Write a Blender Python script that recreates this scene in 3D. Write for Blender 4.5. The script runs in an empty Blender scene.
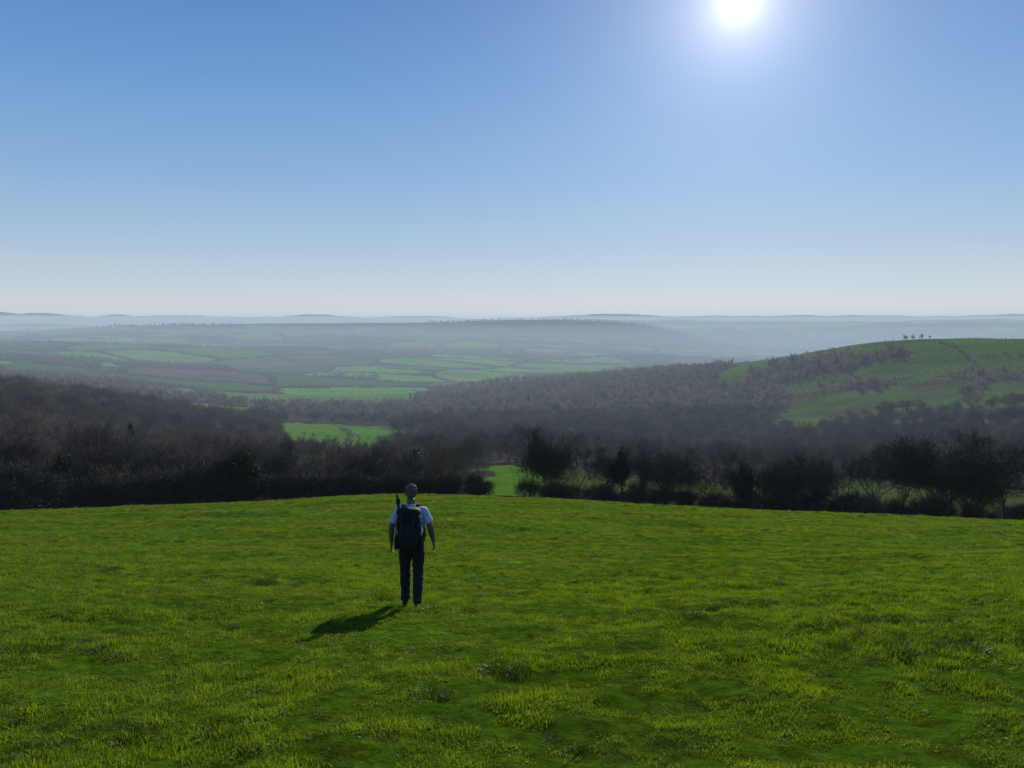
import bpy, math, random
import numpy as np
from mathutils import Vector, Matrix
from mathutils.kdtree import KDTree
scene=bpy.context.scene
rng=np.random.default_rng(7); random.seed(7)
F=745.0; PITCH=math.radians(4.9); CP,SP=math.cos(PITCH),math.sin(PITCH)
SUN_AZ=math.radians(16.3); SUN_EL=math.radians(21.5)
SUN=Vector((math.sin(SUN_AZ)*math.cos(SUN_EL),math.cos(SUN_AZ)*math.cos(SUN_EL),math.sin(SUN_EL)))

# ------------------------------------------------------------ helpers
def link(ob,parent=None):
    scene.collection.objects.link(ob)
    if parent is not None: ob.parent=parent
    return ob
def mesh_np(name,V,Fs,smooth=False):
    me=bpy.data.meshes.new(name)
    V=np.asarray(V,dtype=np.float32)
    me.vertices.add(len(V)); me.vertices.foreach_set('co',V.ravel())
    Fs=[f for f in Fs if len(f)]
    nl=sum(f.size for f in Fs); nf=sum(len(f) for f in Fs)
    me.loops.add(nl); me.loops.foreach_set('vertex_index',np.concatenate([f.ravel() for f in Fs]).astype(np.int32))
    me.polygons.add(nf)
    tot=np.concatenate([np.full(len(f),f.shape[1]) for f in Fs]).astype(np.int32)
    st=np.concatenate([[0],np.cumsum(tot)[:-1]]).astype(np.int32)
    me.polygons.foreach_set('loop_start',st)
    me.update(calc_edges=True); me.validate()
    me.polygons.foreach_set('use_smooth',np.full(len(me.polygons),smooth))
    return me
def hash2(ix,iy,s):
    h=(ix.astype(np.int64)*374761393+iy.astype(np.int64)*668265263+s*1442695041)&0xffffffff
    h=((h^(h>>13))*1274126177)&0xffffffff
    h=(h^(h>>16))&0xffffffff
    return h/4294967295.0
def vnoise(x,y,s=0):
    ix=np.floor(x);iy=np.floor(y);fx=x-ix;fy=y-iy
    fx=fx*fx*fx*(fx*(fx*6-15)+10);fy=fy*fy*fy*(fy*(fy*6-15)+10)
    a=hash2(ix,iy,s);b=hash2(ix+1,iy,s);c=hash2(ix,iy+1,s);d=hash2(ix+1,iy+1,s)
    return (a*(1-fx)+b*fx)*(1-fy)+(c*(1-fx)+d*fx)*fy*1.0-0.5
def fbm(x,y,s=0,o=3):
    r=0;a=1
    for i in range(o):
        r=r+a*vnoise(x+17.3*i,y-9.1*i,s+i);x=x*2.03+.37*y;y=y*2.03-.31*x*.2;a*=.5
    return r
def sstep(a,b,x):
    t=np.clip((x-a)/(b-a),0,1);return t*t*(3-2*t)

# ------------------------------------------------------------ terrain
COLS=np.array([-256,-128,0,128,256,384,512,640,768,896,1024,1152,1280],float)
T={ 5:[735]*9, 8:[639]*9, 10.6:[605]*9, 15:[574]*9,
 20:[555,554,553,552,552,553,555,556,557],
 30:[533,530,527,523,523,527,532,536,540],
 45:[518,513,508,501,502,509,516,521,526],
 60:[512,507,502,495,497,504,511,516,521],
 75:[516,511,506,500,501,508,515,520,525],
 100:[514,511,508,503,496,506,512,516,520],
 130:[502,502,502,498,488,498,503,506,510],
 200:[470,476,482,480,468,480,484,488,492],
 300:[438,450,460,462,458,465,470,472,475],
 450:[408,424,438,443,445,448,454,448,440],
 600:[394,408,426,430,428,428,430,418,412],
 800:[388,398,411,414,407,402,396,380,374],
 1000:[382,392,402,404,394,384,367,345,342],
 1150:[379,388,398,399,387,376,361,340,338],
 1350:[376,384,393,393,383,371,359,343,341],
 1700:[368,374,380,384,384,376,368,352,348],
 2300:[356,361,365,367,370,371,372,362,352],
 3200:[346,347,348,350,354,360,366,358,350],
 3700:[345,346,346,347,350,355,362,357,349],
 4500:[338,338,337,337,341,348,356,352,345],
 5200:[336,334,335,336,336,343,353,349,342],
 6000:[330,324,323,323,321,327,350,344,337],
 7200:[336,333,332,331,330,336,342,337,333],
 8300:[334,331,330,330,330,327,328,328,326],
 9300:[333,332,331,331,331,333,334,333,332],
 11000:[327,326,325,324,325,321,323,321,319],
 13500:[332,331,330,330,330,329,329,329,328],
 18000:[315,318,318,318,319,316,318,317,317],
 26000:[326]*9}
RL=np.array(sorted(T)); TT=np.array([[T[r][0]]*2+T[r]+[T[r][-1]]*2 for r in RL],float)
v=(384-TT)/F; u=((COLS-512)/F)[None,:]
SL=(v*CP-SP)/np.sqrt(u**2+(CP+v*SP)**2)
LX=np.log(RL)
def pslopes(x,Y):
    h=np.diff(x)[:,None];d=np.diff(Y,axis=0)/h
    m=np.zeros_like(Y);same=(d[1:]*d[:-1])>0
    w1=2*h[1:]+h[:-1];w2=h[1:]+2*h[:-1]
    with np.errstate(all='ignore'):
        hm=(w1+w2)/(w1/d[:-1]+w2/d[1:])
    m[1:-1]=np.where(same,hm,0);m[0]=d[0];m[-1]=d[-1];return m
MS=pslopes(LX,SL)
def terrain(x,y):
    x=np.asarray(x,float);y=np.asarray(y,float)
    r=np.maximum(np.hypot(x,y),.01);th=np.arctan2(x,y)
    tc=np.clip(th,-1.2,1.2)
    px=np.clip(512+F*np.tan(tc),-127,1151)
    lr=np.clip(np.log(r),LX[0],LX[-1]-1e-6)
    k=np.clip(np.searchsorted(LX,lr,side='right')-1,0,len(LX)-2)
    h=LX[k+1]-LX[k];t=(lr-LX[k])/h
    c=(px-COLS[0])/128;j=np.clip(np.floor(c).astype(int),1,len(COLS)-3);w=c-j
    h00=2*t**3-3*t**2+1;h10=t**3-2*t**2+t;h01=-2*t**3+3*t**2;h11=t**3-t**2
    def at(jj): return h00*SL[k,jj]+h10*h*MS[k,jj]+h01*SL[k+1,jj]+h11*h*MS[k+1,jj]
    p0,p1,p2,p3=at(j-1),at(j),at(j+1),at(j+2)
    s=p1+.5*w*(p2-p0+w*(2*p0-5*p1+4*p2-p3+w*(3*(p1-p2)+p3-p0)))
    z=s*r
    zn=-1.6-.24*y
    a=sstep(5,12,r);z=zn*(1-a)+z*a
    zb=-1.6+.10*np.minimum(r,300)-0.1*np.maximum(0,r-300)*.2
    b=sstep(1.2,2.2,np.abs(th));z=z*(1-b)+zb*b
    nf=1-sstep(70,130,r)
    z=z+nf*(.10*fbm(x/5.5,y/3.5,3,2)+.085*fbm(x/1.3,y/.9,5,2)+.045*fbm(x/.35,y/.3,9,2))*sstep(1.5,4,r)
    z=z+nf*.25*sstep(14,26,r)*(1-sstep(45,58,r))*fbm(x/6.,y/2.6,31,2)
    mf=sstep(150,500,r)*(1-sstep(3500,6000,r))
    z=z+mf*(3.6*fbm(x/130,y/130,11,3)*np.clip(r/900,.3,1.6))
    z=z+sstep(1500,2500,r)*(1-sstep(4500,6500,r))*26*fbm(x/900,y/420,81,2)
    ff=sstep(3500,7000,r)
    z=z+ff*(58*fbm(x/2300,y/1100,21,4)*np.clip(r/7000,.5,2.9))
    return z
def world_xy(px,r):
    th=np.arctan((np.asarray(px,float)-512)/F);return r*np.sin(th),r*np.cos(th)

# land use ------------------------------------------------------
def voro(x,y,sx,sy,seed,ang=.35):
    ca,sa=math.cos(ang),math.sin(ang)
    x,y=x+sx*.25*vnoise(x/sx*.8,y/sx*.8,seed+40),y+sx*.25*vnoise(x/sx*.8,y/sx*.8,seed+41)
    X=(x*ca+y*sa)/sx;Y=(-x*sa+y*ca)/sy
    ix=np.floor(X);iy=np.floor(Y)
    d1=np.full(X.shape,9.);d2=np.full(X.shape,9.);cid=np.zeros(X.shape)
    for a in(-1,0,1):
        for b in(-1,0,1):
            cx=ix+a;cy=iy+b
            dd=np.hypot(X-cx-.1-.8*hash2(cx,cy,seed),Y-cy-.1-.8*hash2(cx,cy,seed+1))
            ids=hash2(cx,cy,seed+2)
            n=dd<d1
            d2=np.where(n,d1,np.minimum(d2,dd));cid=np.where(n,ids,cid);d1=np.where(n,dd,d1)
    return cid,(d2-d1)*.5*min(sx,sy)
def landuse(x,y):
    r=np.hypot(x,y);th=np.clip(np.arctan2(x,y),-1.3,1.3);px=512+F*np.tan(th)
    rn=np.maximum(r,1)
    near=(r<130)
    lq=np.log(rn)
    px0=px
    px=px+np.where(near,0,50*fbm(th*9,lq*6,60,3))
    rw=r*(1+np.where(near,0,.20*fbm(th*11,lq*5,77,3)))
    wood=np.ones_like(r)
    cid,ed=voro(x,y,250,330,100)
    far=r>1350
    wood=np.where(far,((cid<.12)|(vnoise(x/420,y/300,4)>.33))*1.,wood)
    wood=np.where(r<92,0,wood)
    for a,b,c,d in [(470,1500,88,215),(275,400,320,650),(225,425,900,1720),(-400,50,900,1250),(60,205,1000,1300),(150,240,740,860),(455,520,1100,1300),(20,100,620,720),
               (770,975,600,765),(985,1300,590,760),(715,860,890,1500),(800,1600,785,1500)]:
        wood=np.where((px>a)&(px<b)&(rw>c)&(rw<d),0,wood)
    wood=np.where((px>-400)&(px<110)&(rw>1750)&(rw<2500),1,wood)
    wood=np.where((px>430)&(px<700)&(r>4900)&(r<6400),np.maximum(wood,(vnoise(x/500,y/300,5)>-.15)*1.),wood)
    cop=(px0>690)&(r>600)&(r<1080)&(fbm(x/70,y/70,46,2)>.30)
    wood=np.where(cop,1,wood)
    wood=np.where(r>6500,(vnoise(x/700,y/500,15)>.05)*1.,wood)
    return wood,ed,cid,px0,r
def ground_cols(x,y):
    wood,ed,cid,px,r=landuse(x,y)
    n=x.size
    col=np.zeros((n,4));col[:,3]=1
    green=np.array([.080,.150,.009]);
    g2=np.array([.050,.11,.018]);dull=np.array([.11,.115,.050]);plough=np.array([.11,.08,.05]);bright=np.array([.12,.27,.018])
    col[:,:3]=np.where((cid>.85)[:,None],dull,np.where((cid>.52)[:,None],bright,np.where((cid>.26)[:,None],np.array([.085,.18,.014]),g2)))
    col[:,:3]=np.where(((cid>.26)&(cid<.30))[:,None],plough,col[:,:3])
    near=(r<1350)
    col[near,:3]=np.array([.090,.20,.018])
    strip=near&(r<300)&(px>545)
    col[strip,:3]=np.array([.060,.090,.024])
    hill=(near&(r>560)&(px>680))
    col[hill,:3]=np.array([.085,.150,.020])
    sc=sstep(-.15,.35,fbm(x/55,y/55,44,4))*hill
    col[:,:3]=col[:,:3]*(1-.75*sc[:,None])+np.array([.070,.066,.032])*.75*sc[:,None]
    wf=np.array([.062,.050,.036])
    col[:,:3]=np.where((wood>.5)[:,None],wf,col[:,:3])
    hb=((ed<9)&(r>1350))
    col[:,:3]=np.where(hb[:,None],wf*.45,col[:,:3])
    nf=r<84
    col[nf,:3]=green
    tr=(px>488)&(px<522)&(r>93)&(r<99)
    col[tr,:3]=[.42,.40,.36]
    col[:,:3]*= (1+.25*fbm(x/60,y/60,52,2))[:,None]
    return col
rings=np.concatenate([[0.05,.5,1.0,1.5,2.0],np.exp(np.arange(math.log(2.4),math.log(25500),.0118))])
da=math.radians(.15)
ta=np.concatenate([np.linspace(-math.pi,-.75,50)[:-1],np.arange(-.75,.75,da),np.linspace(.75,math.pi,50)[:-1]])
NR,NA=len(rings),len(ta)
R,A=np.meshgrid(rings,ta,indexing='ij')
X=(R*np.sin(A)).ravel();Y=(R*np.cos(A)).ravel();Z=terrain(X,Y)
i=np.arange(NR-1)[:,None];j=np.arange(NA)[None,:];j2=(j+1)%NA
Q=np.stack([i*NA+j,i*NA+j2,(i+1)*NA+j2,(i+1)*NA+j],-1).reshape(-1,4)
me=mesh_np('ground',np.stack([X,Y,Z],1),[Q[:,::-1]],True)
ca=me.color_attributes.new('Col','FLOAT_COLOR','POINT')
ca.data.foreach_set('color',ground_cols(X,Y).astype(np.float32).ravel())
ground=link(bpy.data.objects.new('ground',me))
if me.polygons[1000].normal.z<0: me.flip_normals()

# ------------------------------------------------------------ materials
def mat(name):
    m=bpy.data.materials.new(name);m.use_nodes=True;nt=m.node_tree;nt.nodes.clear();return m,nt,nt.nodes,nt.links
def N(ns,t,**k):
    n=ns.new(t)
    for a,b in k.items():
        setattr(n,a,b)
    return n
def simple(name,col,rough=.8,var=.3,scale=8,spec=.3,bump=0,trans=0,metal=0):
    m,nt,ns,L=mat(name)
    out=N(ns,'ShaderNodeOutputMaterial');b=N(ns,'ShaderNodeBsdfPrincipled')
    b.inputs['Roughness'].default_value=rough;b.inputs['Specular IOR Level'].default_value=spec;b.inputs['Metallic'].default_value=metal
    tc=N(ns,'ShaderNodeNewGeometry');no=N(ns,'ShaderNodeTexNoise');no.inputs['Scale'].default_value=scale;no.inputs['Detail'].default_value=3
    L.new(tc.outputs['Position'],no.inputs['Vector'])
    mr=N(ns,'ShaderNodeMapRange');mr.inputs['From Min'].default_value=.3;mr.inputs['From Max'].default_value=.7
    mr.inputs['To Min'].default_value=1-var;mr.inputs['To Max'].default_value=1+var
    L.new(no.outputs['Fac'],mr.inputs['Value'])
    vm=N(ns,'ShaderNodeVectorMath',operation='SCALE');vm.inputs[0].default_value=col
    L.new(mr.outputs[0],vm.inputs['Scale']);L.new(vm.outputs[0],b.inputs['Base Color'])
    if bump:
        bp=N(ns,'ShaderNodeBump');bp.inputs['Distance'].default_value=bump;L.new(no.outputs['Fac'],bp.inputs['Height']);L.new(bp.outputs[0],b.inputs['Normal'])
    if trans:
        tr=N(ns,'ShaderNodeBsdfTranslucent');L.new(vm.outputs[0],tr.inputs['Color'])
        mx=N(ns,'ShaderNodeMixShader');mx.inputs[0].default_value=trans
        L.new(b.outputs[0],mx.inputs[1]);L.new(tr.outputs[0],mx.inputs[2]);L.new(mx.outputs[0],out.inputs[0])
    else: L.new(b.outputs[0],out.inputs[0])
    return m
def twigmat(name,cols,trans=.15):
    m,nt,ns,L=mat(name)
    out=N(ns,'ShaderNodeOutputMaterial');b=N(ns,'ShaderNodeBsdfDiffuse');oi=N(ns,'ShaderNodeObjectInfo')
    cr=N(ns,'ShaderNodeValToRGB');e=cr.color_ramp.elements
    n=len(cols);e[0].position=0;e[0].color=(*cols[0],1);e[1].position=1;e[1].color=(*cols[-1],1)
    for q in range(1,n-1):
        k=e.new(q/(n-1));k.color=(*cols[q],1)
    L.new(oi.outputs['Random'],cr.inputs[0])
    tr=N(ns,'ShaderNodeBsdfTranslucent');mx=N(ns,'ShaderNodeMixShader');mx.inputs[0].default_value=trans
    L.new(cr.outputs[0],b.inputs['Color']);L.new(cr.outputs[0],tr.inputs['Color'])
    L.new(b.outputs[0],mx.inputs[1]);L.new(tr.outputs[0],mx.inputs[2]);L.new(mx.outputs[0],out.inputs[0]);return m
m,nt,ns,L=mat('ground_mat')
out=N(ns,'ShaderNodeOutputMaterial');b=N(ns,'ShaderNodeBsdfDiffuse')
at=N(ns,'ShaderNodeVertexColor',layer_name='Col');geo=N(ns,'ShaderNodeNewGeometry')
n1=N(ns,'ShaderNodeTexNoise');n1.inputs['Scale'].default_value=6;n1.inputs['Detail'].default_value=7;n1.inputs['Roughness'].default_value=.75
n2=N(ns,'ShaderNodeTexNoise');n2.inputs['Scale'].default_value=.22;n2.inputs['Detail'].default_value=5
for q in(n1,n2):L.new(geo.outputs['Position'],q.inputs['Vector'])
m1=N(ns,'ShaderNodeMapRange');m1.inputs['From Min'].default_value=.32;m1.inputs['From Max'].default_value=.68;m1.inputs['To Min'].default_value=.3;m1.inputs['To Max'].default_value=1.5
m2=N(ns,'ShaderNodeMapRange');m2.inputs['From Min'].default_value=.3;m2.inputs['From Max'].default_value=.7;m2.inputs['To Min'].default_value=.75;m2.inputs['To Max'].default_value=1.2
L.new(n1.outputs['Fac'],m1.inputs['Value']);L.new(n2.outputs['Fac'],m2.inputs['Value'])
mm=N(ns,'ShaderNodeMath',operation='MULTIPLY');L.new(m1.outputs[0],mm.inputs[0]);L.new(m2.outputs[0],mm.inputs[1])
vm=N(ns,'ShaderNodeVectorMath',operation='SCALE');L.new(at.outputs['Color'],vm.inputs[0]);L.new(mm.outputs[0],vm.inputs['Scale'])
L.new(vm.outputs[0],b.inputs['Color'])
bp=N(ns,'ShaderNodeBump');bp.inputs['Distance'].default_value=.12;bp.inputs['Strength'].default_value=1;L.new(n1.outputs['Fac'],bp.inputs['Height']);L.new(bp.outputs[0],b.inputs['Normal'])
L.new(b.outputs[0],out.inputs[0]);me.materials.append(m)

def grass_mat(name,cA,cB,sc,sc2=.35):
    m,nt,ns,L=mat(name)
    out=N(ns,'ShaderNodeOutputMaterial');b=N(ns,'ShaderNodeBsdfPrincipled');b.inputs['Roughness'].default_value=.5;b.inputs['Specular IOR Level'].default_value=.3
    geo=N(ns,'ShaderNodeNewGeometry');no=N(ns,'ShaderNodeTexNoise');no.inputs['Scale'].default_value=sc;no.inputs['Detail'].default_value=6;no.inputs['Roughness'].default_value=.8
    L.new(geo.outputs['Position'],no.inputs['Vector'])
    cr=N(ns,'ShaderNodeValToRGB');cr.color_ramp.elements[0].position=.36;cr.color_ramp.elements[1].position=.64
    cr.color_ramp.elements[0].color=(*cA,1);cr.color_ramp.elements[1].color=(*cB,1)
    L.new(no.outputs['Fac'],cr.inputs[0]);L.new(cr.outputs[0],b.inputs['Base Color'])
    tr=N(ns,'ShaderNodeBsdfTranslucent');L.new(cr.outputs[0],tr.inputs['Color'])
    mx=N(ns,'ShaderNodeMixShader');mx.inputs[0].default_value=.5
    L.new(b.outputs[0],mx.inputs[1]);L.new(tr.outputs[0],mx.inputs[2]);L.new(mx.outputs[0],out.inputs[0]);return m
M_grass=grass_mat('grass_mat',(.065,.115,.004),(.235,.33,.009),2.6)
M_tuft=grass_mat('coarse_grass_mat',(.018,.042,.003),(.070,.115,.007),2.)
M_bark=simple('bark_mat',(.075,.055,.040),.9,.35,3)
M_barkfar=twigmat('winter_twig_mat',[(.10,.082,.070),(.20,.150,.115),(.13,.112,.110),(.28,.205,.150),(.15,.140,.09),(.22,.185,.165)],.4)  # twig colours lightened to stand in for haze and backlight on distant woods
M_barkmid=twigmat('winter_twig_mid_mat',[(.10,.078,.062),(.22,.160,.11),(.14,.11,.10),(.35,.26,.18),(.18,.15,.095),(.30,.25,.20)],.35)  # mid-distance twigs: haze and backlight likewise lifted into the colour
M_ivy=simple('ivy_leaf_mat',(.022,.036,.010),.65,.5,2,trans=.25,spec=.15)
M_bramble=simple('bramble_leaf_mat',(.055,.046,.022),.7,.5,2,trans=.25,spec=.15)
M_conifer=simple('conifer_leaf_mat',(.02,.035,.014),.8,.4,2)

# ------------------------------------------------------------ trees
def tubes_to_mesh(polys,sides):
    Vs=[];Fs=[];off=0
    groups={}
    for p,r,k in polys: groups.setdefault((len(p),k),[]).append((p,r))
    for (n,k),lst in groups.items():
        P=np.array([a for a,_ in lst]);Rr=np.array([b for _,b in lst])
        D=np.gradient(P,axis=1);D/=np.linalg.norm(D,axis=2,keepdims=True)+1e-9
        ref=np.where(np.abs(D[:,:,2:3])<.9,np.array([0,0,1.]),np.array([1.,0,0]))
        S=np.cross(D,ref);S/=np.linalg.norm(S,axis=2,keepdims=True)+1e-9
        U=np.cross(D,S)
        a=np.arange(k)*2*math.pi/k
        V=P[:,:,None,:]+Rr[:,:,None,None]*(np.cos(a)[None,None,:,None]*S[:,:,None,:]+np.sin(a)[None,None,:,None]*U[:,:,None,:])
        m_=len(lst);base=off+np.arange(m_)[:,None,None]*n*k
        ii=np.arange(n-1)[None,:,None]*k;jj=np.arange(k)[None,None,:];j2=(jj+1)%k
        Fs.append(np.stack([base+ii+jj,base+ii+j2,base+ii+k+j2,base+ii+k+jj],-1).reshape(-1,4))
        Vs.append(V.reshape(-1,3));off+=m_*n*k
    return np.concatenate(Vs),np.concatenate(Fs)
def grow_tree(seed,H,trunk=.18,spread=1.,counts=(6,6,6,5,4),lens=(.5,.30,.18,.10,.06),r0=.035,twig=.010,up=.25,stems=1,light=False):
    rd=random.Random(seed);polys=[]
    def branch(p,d,l,r,lev):
        n=5 if lev<=1 else (4 if lev==2 else 3)
        if light and lev>=3:n=2
        k=6 if lev==0 else 4 if lev==1 else 3
        pts=[np.array(p)];dd=np.array(d,float);rr=[r]
        for s in range(1,n):
            dd=dd+np.array([rd.gauss(0,1),rd.gauss(0,1),rd.gauss(0,.7)+up*.35])*.17
            dd/=np.linalg.norm(dd);pts.append(pts[-1]+dd*l/(n-1));rr.append(max(twig*.6,r*(1-.62*s/(n-1))))
        polys.append((pts,rr,k))
        if lev>=len(counts):return
        c=counts[lev];c=max(2,int(c*rd.uniform(.75,1.3)))
        for q in range(c):
            t=rd.uniform(.25,1) if lev>0 else rd.uniform(.6,1)
            if q==0:t=1
            f=t*(n-1);a=min(int(f),n-2);pp=pts[a]+(pts[a+1]-pts[a])*(f-a)
            ax=pts[a+1]-pts[a];ax=ax/np.linalg.norm(ax)
            rv=np.array([rd.gauss(0,1) for _ in range(3)]);rv-=ax*rv.dot(ax);rv/=np.linalg.norm(rv)+1e-9
            ang=rd.uniform(.35,1.05)*spread*(.6 if q==0 else 1)
            nd=ax*math.cos(ang)+rv*math.sin(ang);nd[2]+=up*(.5 if lev>0 else .8);nd/=np.linalg.norm(nd)
            ll=H*lens[lev]*rd.uniform(.65,1.15)*(1.15-.35*t if lev>0 else 1)
            branch(pp,nd,ll,max(twig,rr[a]*.62*(.9 if lev else .8)),lev+1)
    for s in range(stems):
        if stems==1: p=np.array([0,0,-.3]);d=np.array([rd.gauss(0,.08),rd.gauss(0,.08),1.])
        else:
            a=rd.uniform(0,6.28);q=H*.09*rd.random()**.5;p=np.array([q*math.cos(a),q*math.sin(a),-.2]);d=np.array([math.cos(a)*.45*rd.random(),math.sin(a)*.45*rd.random(),1.])
        d/=np.linalg.norm(d);branch(p,d,H*trunk+.3,H*r0*(1 if stems==1 else .55),0)
    return tubes_to_mesh(polys,3)
def leaf_quads(rg,C,size,flat=0):
    n=len(C);a=rg.normal(size=(n,3));a/=np.linalg.norm(a,axis=1,keepdims=True)
    b_=rg.normal(size=(n,3));b_-=a*(a*b_).sum(1,keepdims=True);b_/=np.linalg.norm(b_,axis=1,keepdims=True)
    s=(size*rg.uniform(.6,1.4,n))[:,None]
    V=np.stack([C-a*s,C-b_*s*.6,C+a*s,C+b_*s*.6],1).reshape(-1,3)
    return V,np.arange(4*n).reshape(n,4)
def blob_points(rg,n,lobes,shell=.5):
    li=rg.integers(0,len(lobes),n);d=rg.normal(size=(n,3));d/=np.linalg.norm(d,axis=1,keepdims=True)
    rr=rg.uniform(shell,1,n)**.6
    L_=lobes[li];return L_[:,:3]+d*(rr*L_[:,3])[:,None]
def tree_mesh(name,V,Fq,mats,leaf=None):
    if leaf is not None:
        lv,lf=leaf;nb=len(Fq);lf=lf+len(V);V=np.concatenate([V,lv]);me_=mesh_np(name,V,[Fq,lf])
        for mm_ in mats:me_.materials.append(mm_)
        mi=np.zeros(len(me_.polygons),np.int32);mi[nb:]=1;me_.polygons.foreach_set('material_index',mi)
    else:
        me_=mesh_np(name,V,[Fq]);me_.materials.append(mats[0])
    return me_
def norm_h(V,Htar):
    return V*(Htar/V[:,2].max())
near_meshes=[]
for s in range(7):
    V,Fq=grow_tree(40+s,7.5,trunk=.17+.05*(s%3),spread=.88+.08*(s%2),counts=(6,6,6,5,5),lens=(.44,.28,.18,.115,.075),r0=.024,twig=.0085,up=.42,stems=(1,1,2,3)[s%4])
    V=norm_h(V,7.5);near_meshes.append(tree_mesh('bare_tree_mesh_%d'%s,V,Fq,[M_bark]))
ivy_meshes=[]
for s in range(3):
    rg=np.random.default_rng(200+s)
    V,Fq=grow_tree(80+s,6,trunk=.25,spread=.8,counts=(6,6,5,5,4),lens=(.40,.24,.16,.10,.06),r0=.03,twig=.009,up=.5,stems=2)
    V=norm_h(V,6.)
    c=V[rg.integers(0,len(V),60)];c=c[c[:,2]>.6]
    lob=np.concatenate([c*np.array([.8,.8,.9]),rg.uniform(.35,.8,(len(c),1))],1)
    P=blob_points(rg,6500,lob,.2);P=P[P[:,2]>0.05]
    ivy_meshes.append(tree_mesh('ivy_tree_mesh_%d'%s,V,Fq,[M_bark,M_ivy],leaf_quads(rg,P,.085)))
def src_coll(name,meshes):
    c=bpy.data.collections.new(name)
    for i_,mm_ in enumerate(meshes):
        o=bpy.data.objects.new('%s_%02d'%(name,i_),mm_);c.objects.link(o)
    return c
mid=[]
for s in range(6):
    V,Fq=grow_tree(300+s,13,trunk=.22,spread=.85,counts=(5,6,5,4,3),lens=(.42,.26,.17,.11,.07),r0=.017,twig=.024,up=.42,light=True)
    V=norm_h(V,12.+s%3);mid.append(tree_mesh('woodland_tree_%d'%s,V,Fq,[M_barkmid]))
for s in range(2):
    rg=np.random.default_rng(500+s)
    V,Fq=grow_tree(330+s,11,trunk=.3,spread=.8,counts=(5,6,5,4),lens=(.40,.25,.17,.10),r0=.02,twig=.03,up=.4,light=True)
    V=norm_h(V,10.);c=V[rg.integers(0,len(V),70)];c=c[c[:,2]>1.5]
    P=blob_points(rg,2500,np.concatenate([c*np.array([.8,.8,.9]),rg.uniform(.5,1.2,(len(c),1))],1),.2)
    mid.append(tree_mesh('woodland_tree_ivy_%d'%s,V,Fq,[M_barkmid,M_ivy],leaf_quads(rg,P,.18)))
C_mid=src_coll('woodland_source',mid)
far=[]
for s in range(5):
    rg=np.random.default_rng(600+s)
    V,Fq=grow_tree(360+s,11,trunk=.25,spread=.9,counts=(4,4),lens=(.42,.28),r0=.02,twig=.06,up=.4,light=True)
    V=norm_h(V,10.);c=V[rg.integers(0,len(V),30)];c=c[c[:,2]>3]
    P=blob_points(rg,200,np.concatenate([c*np.array([.95,.95,.95]),rg.uniform(.6,1.8,(len(c),1))],1),.2)
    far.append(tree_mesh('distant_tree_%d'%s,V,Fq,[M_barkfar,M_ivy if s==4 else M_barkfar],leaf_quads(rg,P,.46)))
C_far=src_coll('distant_source',far)
shr=[]
for s in range(5):
    rg=np.random.default_rng(700+s)
    V,Fq=grow_tree(400+s,2.6,trunk=.2,spread=1.1,counts=(5,6,5,4),lens=(.45,.32,.22,.14),r0=.02,twig=.008,up=.35,stems=6,light=True)
    V=norm_h(V,2.7);c=V[rg.integers(0,len(V),40)]
    nl=(900,2000,1200,1800,700)[s]
    P=blob_points(rg,nl,np.concatenate([c*np.array([.9,.9,.85]),rg.uniform(.15,.42,(len(c),1))],1),.2)
    shr.append(tree_mesh('hedge_shrub_%d'%s,V,Fq,[M_bark,M_ivy if s%2 else M_bramble],leaf_quads(rg,P,.055)))
C_shr=src_coll('hedge_source',shr)
def tuft(seed,n,rad,h,w,lean=.6,dome=0):
    rg=np.random.default_rng(seed)
    a=rg.uniform(0,2*math.pi,n);q=rad*np.sqrt(rg.random(n));bx=q*np.cos(a);by=q*np.sin(a)
    hh=h*rg.uniform(.45,1.2,n)*(1-dome*(q/rad)**2);f=rg.uniform(0,2*math.pi,n);ww=w*rg.uniform(.7,1.3,n)
    la=rg.uniform(0,2*math.pi,n) if not dome else a+rg.normal(0,.6,n)
    le=lean*hh*rg.uniform(.2,1.2,n)
    dx,dy=np.cos(f)*ww,np.sin(f)*ww;lx,ly=np.cos(la)*le,np.sin(la)*le
    z0=np.full(n,-.01)
    P=[np.stack([bx-dx,by-dy,z0],1),np.stack([bx+dx,by+dy,z0],1),
       np.stack([bx+dx*.8+lx*.35,by+dy*.8+ly*.35,hh*.55],1),np.stack([bx-dx*.8+lx*.35,by-dy*.8+ly*.35,hh*.55],1),
       np.stack([bx+lx,by+ly,hh],1)]
    V=np.stack(P,1).reshape(-1,3);b_=np.arange(n)*5
    return V,[np.stack([b_,b_+1,b_+2,b_+3],1),np.stack([b_+3,b_+2,b_+4],1)]
gm=[]
for s in range(6):
    V,Fl=tuft(900+s,46,.085,.024+.006*(s%3),.0024,1.0);q=mesh_np('turf_%d'%s,V,Fl);q.materials.append(M_grass);gm.append(q)
C_turf=src_coll('turf_source',gm)
gm=[]
for s in range(4):
    V,Fl=tuft(930+s,200,.15,.062,.0028,1.2,.7);q=mesh_np('coarse_tuft_%d'%s,V,Fl);q.materials.append(M_tuft);gm.append(q)
C_tuft=src_coll('coarse_source',gm)

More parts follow.
